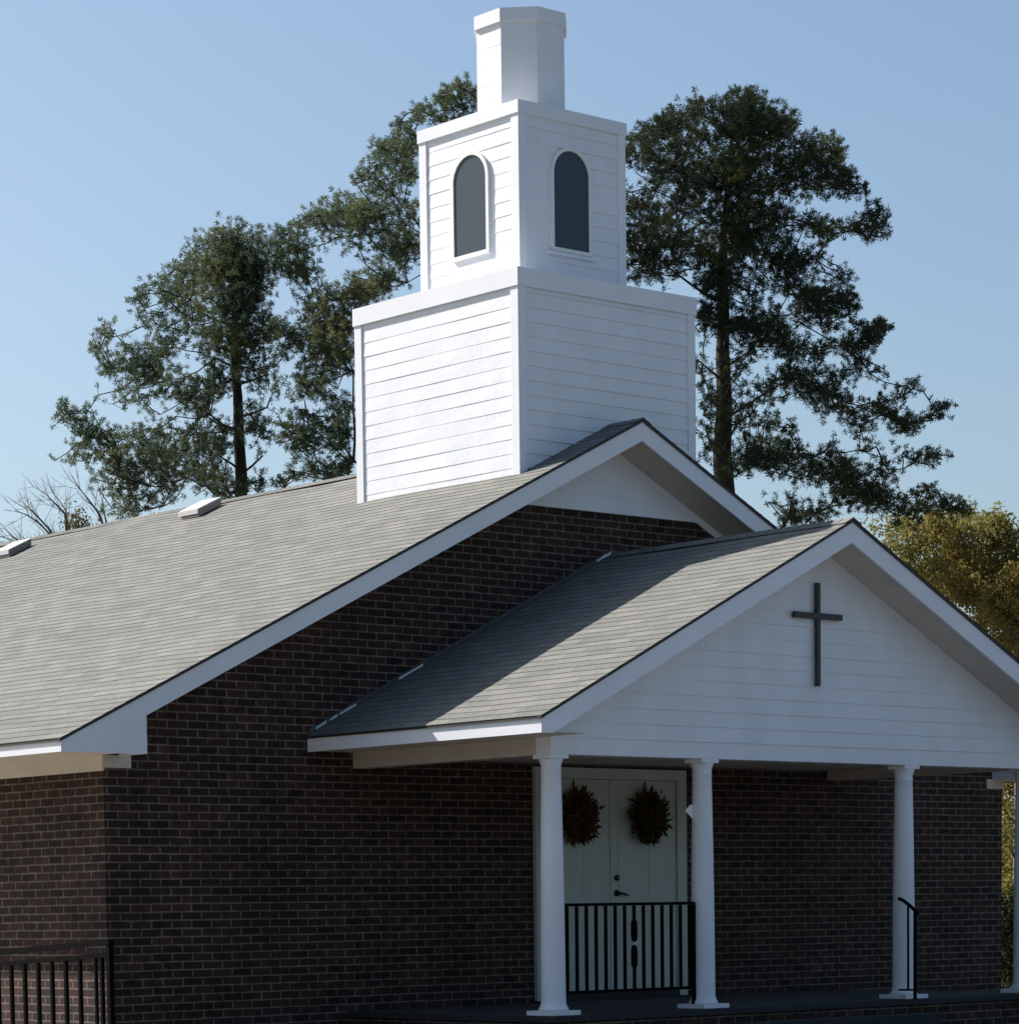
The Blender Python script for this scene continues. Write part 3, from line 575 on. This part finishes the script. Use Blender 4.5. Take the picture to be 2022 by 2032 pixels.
S3, S4 = 600 / 1922, 662 / 1922
right = clumps_from("""565,160,50 590,210,60 450,210,22 480,260,50 400,290,80 300,270,26 290,310,42 180,340,30 210,370,42,.8 110,410,42 100,500,42,.8 160,520,42,.8 220,450,50 330,400,90 270,540,80 350,560,80 430,500,50 440,400,60 560,330,65 530,450,60,.8 720,200,42 780,170,70 860,160,80 900,230,80 800,270,100 700,300,60 930,300,70 1060,220,50 1050,290,70 1110,290,42 740,390,80 860,400,90 980,370,70 1100,400,34,.6 620,420,50 650,560,90 780,580,100 900,560,90 1000,560,70 500,620,80 400,660,80 300,650,50 140,620,50,.5 110,740,50,.5 130,850,50 1020,480,50,.7 1140,520,80 1230,440,70 1240,390,22 1270,520,50 1390,430,60 1390,520,50 1440,480,26 1300,600,80 1180,640,90 1400,650,80 1470,620,42 1450,690,50 1050,690,90 1300,730,70 1500,740,34 1580,690,26 1600,760,12 650,720,110 800,730,110 500,770,90 380,790,42 230,740,50 950,780,100 400,900,90 230,950,100 130,1000,60 550,900,80 750,880,100 900,900,100 1020,900,70 1200,900,50,.8 1250,940,60 1350,970,50 1100,1000,50 1000,1000,70 1330,1030,42 1450,960,42 1540,930,42 1620,890,34 1690,840,30 1720,900,18 1650,980,50 1700,1000,26 1560,1000,42,.8 300,1080,100 180,1150,90 420,1070,80 560,1080,90 100,1280,42 250,1230,60 350,1270,50 430,1200,50 560,1200,50 870,1020,60 850,1130,80 980,1120,60 1100,1130,70 1200,1150,50 1300,1130,42,.7 1250,1200,50 900,1220,50,.5 1080,1260,70 1150,1290,50 1340,1250,50,.5 1440,1250,34 1470,1290,34 1050,1370,60 1200,1400,70 1320,1390,80 1280,1460,80 1420,1400,50 1520,1420,42 1480,1480,60,.8 1380,1480,50,.7 1200,1530,60 1330,1580,70 1050,1480,50,.5 1000,1560,50,.5 640,1300,50 560,1350,42 620,1420,70 560,1500,42 640,1550,70 570,1600,42 1500,1570,18 1580,1590,26 1640,1600,26,.8 1700,1570,32 1740,1590,18 1680,1640,42 1600,1650,42,.8 1100,1650,70 950,1620,50,.6 1480,1700,42 1560,1700,50,.7 900,1720,50 1050,1720,70
760,1000,70 850,1000,70 780,1100,60 720,1180,60 800,1250,60 760,1330,50 900,1330,60 820,1450,60 900,1500,60 780,1560,60 860,1600,60 700,1000,60 640,1150,70 600,1260,60 700,1280,50 680,1400,50 700,1600,50 1000,1200,60 1120,1200,50 30,500,60 -70,560,50 -100,600,90 0,800,80 -80,900,80 0,1100,90 -60,1200,80 200,800,60,.6""", 1220, 150, S3) + clumps_from("""300,150,50 420,160,50 500,120,60 560,200,60 300,440,42,.7 300,700,50,.7 420,700,50,.6 500,680,45,.6 560,720,50,.6 420,930,50 300,980,50 950,950,60 850,820,40,.6 1000,850,40,.6 1150,900,45,.6 1100,960,50,.7 520,1180,40,.5 320,330,50,.8 380,260,42,.7 600,330,50,.8 700,270,50 800,250,42 900,240,42 740,340,42,.7 1000,310,60 1050,230,42 1130,130,30 1090,190,34 980,400,50 1130,400,32 560,470,80 650,440,60 460,520,60 760,460,80 850,470,70 350,590,50 720,550,50 800,590,60 900,600,50 950,650,70 1050,600,42,.7 1180,560,42 1260,480,34 1330,480,28 1260,530,34 1130,650,50 1250,670,50 1330,680,34 1440,570,18 1510,580,24 1480,630,34 1400,660,30 1220,720,50,.8 1300,740,34,.7 1040,740,50 630,720,42,.5 380,850,60 480,850,90 560,900,90 600,830,42 350,900,42 700,900,50 800,860,34,.6 1100,830,34,.5 1250,870,50,.5 1360,870,34 1430,880,24 1550,890,14 1330,900,42 1400,910,34,.7 1250,960,42,.5 1180,1000,34 780,980,60 880,980,70 700,1000,50 900,1050,70 1000,1070,60 1120,1060,60 620,1100,34,.4 1050,1150,60 1170,1150,60 1320,1100,34 1430,1050,14 1400,1080,26,.7 1430,1150,30 1550,1180,50 1630,1180,34 1500,1200,42 1350,1200,42,.7 900,1150,42,.8 780,1200,50,.8 650,1200,50,.8 560,1250,50 480,1150,26,.4 700,1250,50 590,1110,16 1200,1200,50 1290,1220,50 90,80,26,.7 100,330,34,.8 90,400,34 110,500,34 140,850,50 100,650,40 130,750,40 180,600,50 200,900,60""", 1360, 600, S4)
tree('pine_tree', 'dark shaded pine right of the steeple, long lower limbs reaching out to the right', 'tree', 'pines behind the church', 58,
     [(1450, 230, .03), (1437, 480, .08), (1436, 700, .14), (1432, 900, .19), (1440, 1010, .23)], right, PINE_SHADE, BARK, 13, hspread=3.6, dens=1.25, fill=True, slope=.6)

# autumn tree at the right
S6 = 400 / 1288
dtxt = clumps_from("""560,170,50 620,200,60 700,210,80 800,220,80 900,200,80 960,140,40 1000,210,70 1090,170,40 1150,160,50 1160,220,70 1080,260,80 1200,290,60 1270,300,50 850,300,80 700,300,50 480,240,40,.6 520,330,50 600,330,60 600,420,70 690,480,60,.6 700,560,60 800,450,80 900,400,90 950,500,90 1050,430,90 1000,560,100 880,590,90 800,620,60 1100,330,60,.6 1200,400,80 1240,470,70 1150,520,90 1100,620,90 1200,620,90 1270,560,70 950,660,80 1050,720,80 1150,740,90 1250,720,90 1080,820,60 1170,850,80 1260,860,80 1220,950,60 1270,1000,50 400,250,30,.5 330,190,30,.4 450,180,34,.5
1400,400,90 1500,350,90 1450,550,110 1600,500,110 1400,700,110 1550,720,120 1450,900,120 1650,900,120 1350,1050,90 1500,1100,120""", 1622, 980, S6) + [(1900, 1420, 45, 1), (1980, 1450, 45, 1), (2060, 1400, 45, 1), (1990, 1560, 45, 1), (2070, 1560, 50, 1), (1992, 1660, 22, 1), (2050, 1660, 45, 1), (2100, 1500, 50, 1), (2140, 1640, 45, 1)] + [(u, v, 42, 1) for u in (1975, 2035, 2095) for v in (1720, 1790, 1860, 1925)]
tree('broadleaf_tree', 'broad yellow and amber autumn tree behind the right slope of the porch roof', 'tree', None, 66,
     [(2010, 1080, .05), (2030, 1400, .2), (2035, 1700, .26)], dtxt, LEAF, BARKG, 14, hspread=3.6, tuft=leaf_bunch, dens=.8, tpar=dict(L=.10, n=14, wd=.055))

# bare tree at the far left, with a little scrub below it
def bare(name, label, paths, D, seed):
    rg = random.Random(seed); p0 = at(*paths[0][-1], D); root = empty(name, (p0.x, p0.y, GZ)); tag(root, label, 'tree')
    t = MB(); t.tube([(p0.x, p0.y, GZ - .1), p0.lerp(Vector((p0.x, p0.y, GZ)), .5), p0], [.16, .13, .08], 8); t.build('trunk', BARKG, root)
    b = MB()
    for pth in paths:
        pts = [at(u + rg.uniform(-1.5, 1.5), v + rg.uniform(-1.5, 1.5), D + rg.uniform(-.5, .5)) for u, v in pth]
        pts[-1] = p0 if pth is paths[0] else pts[-1]
        n = len(pts); b.tube(pts, [.008 + .026 * k / (n - 1) for k in range(n)], 4)
        for k in range(n - 1):
            for _ in range(5):
                s = pts[k].lerp(pts[k + 1], rg.random()); d = ((pts[k] - pts[k + 1]).normalized() + RT * rg.gauss(0, .6) + UP * rg.gauss(.15, .5) + FW * rg.gauss(0, .5)).normalized()
                L = rg.uniform(.3, .9); m1 = s + d * L * .5; e = s + d * L + UP * rg.uniform(0, .15); b.tube([s, m1, e], [.006, .005, .003], 3, False)
                for _ in range(2):
                    d2 = (d + RT * rg.gauss(0, .6) + UP * rg.gauss(.1, .4)).normalized(); b.tube([m1, m1 + d2 * L * .5], [.004, .002], 3, False)
    b.build('branches', BARKG, root)
bare('bare_tree', 'leafless grey tree with fine twigs behind the far left end of the ridge',
     [[(40, 992), (70, 1020), (100, 1050), (125, 1110)], [(30, 1012), (55, 1022), (82, 1040), (110, 1075)], [(112, 985), (130, 1010), (138, 1050), (130, 1100)], [(150, 960), (175, 990), (195, 1020), (212, 1060)],
      [(0, 1040), (25, 1065), (60, 1085), (110, 1110)], [(85, 975), (110, 1000), (128, 1020), (132, 1060)], [(200, 985), (205, 1010), (212, 1040), (200, 1075)], [(20, 1075), (50, 1075), (90, 1085), (120, 1100)]], 64, 3)
tree('scrub_tree', 'small tawny scrubby tree just above the ridge between the bare tree and the loose pine', 'tree', None, 56,
     [(160, 1050, .02), (162, 1120, .05)], [(150, 1035, 16, 1), (165, 1045, 14, 1), (145, 1060, 12, 1), (180, 1050, 10, .7), (140, 1020, 8, .7), (160, 1080, 20, 1), (150, 1110, 22, 1)], SCRUB, BARKG, 21, hspread=.8, tuft=leaf_bunch, tpar=dict(L=.08, n=8, wd=.04))

DARKLEAF = foliage_mat('evergreen_leaf', (.018, .028, .014), (.04, .05, .02), None, .1)
tree('shrub', 'dark evergreen shrub added to darken the gap past the right end of the brick front wall', 'shrub', None, 44,
     [(2030, 1840, .03), (2032, 1900, .05)], [(1990 + 22 * i + 6 * (j % 2), 1800 + 26 * j, 20, 1) for i in range(5) for j in range(7)], DARKLEAF, BARKG, 31, hspread=.9, tuft=leaf_bunch, tpar=dict(L=.08, n=12, wd=.04))  # added to cover the sunlit lawn showing past the wall end

# distant wood all round the site (unseen filler, raised behind the camera to block sky light)
wd = MB(); rg = random.Random(99)
for k in range(3800):
    a = rg.uniform(0, 2 * math.pi); R_ = rg.uniform(115, 140); tall = 9 if math.cos(a - math.radians(225)) > .2 else 0; h = rg.uniform(0, 1) ** .8 * (7 + tall + 3 * math.sin(a * 9) + 2 * math.sin(a * 23 + 1)); c = Vector((R_ * math.cos(a), R_ * math.sin(a), GZ + max(0, h)))
    for j in range(14):
        q = c + Vector((rg.gauss(0, 1.1), rg.gauss(0, 1.1), rg.gauss(0, .9))); v = Vector((rg.gauss(0, 1), rg.gauss(0, 1), rg.gauss(0, 1))).normalized() * .6; s = v.orthogonal().normalized() * .5
        wd.face([q - v, q + s, q + v, q - s])
tag(wd.build('added_woods', WOOD), 'added unseen band of distant woodland round the open ground, taller behind the camera', 'woods', kind='stuff')

scene.render.film_transparent = False
scene.cycles.max_bounces = 6
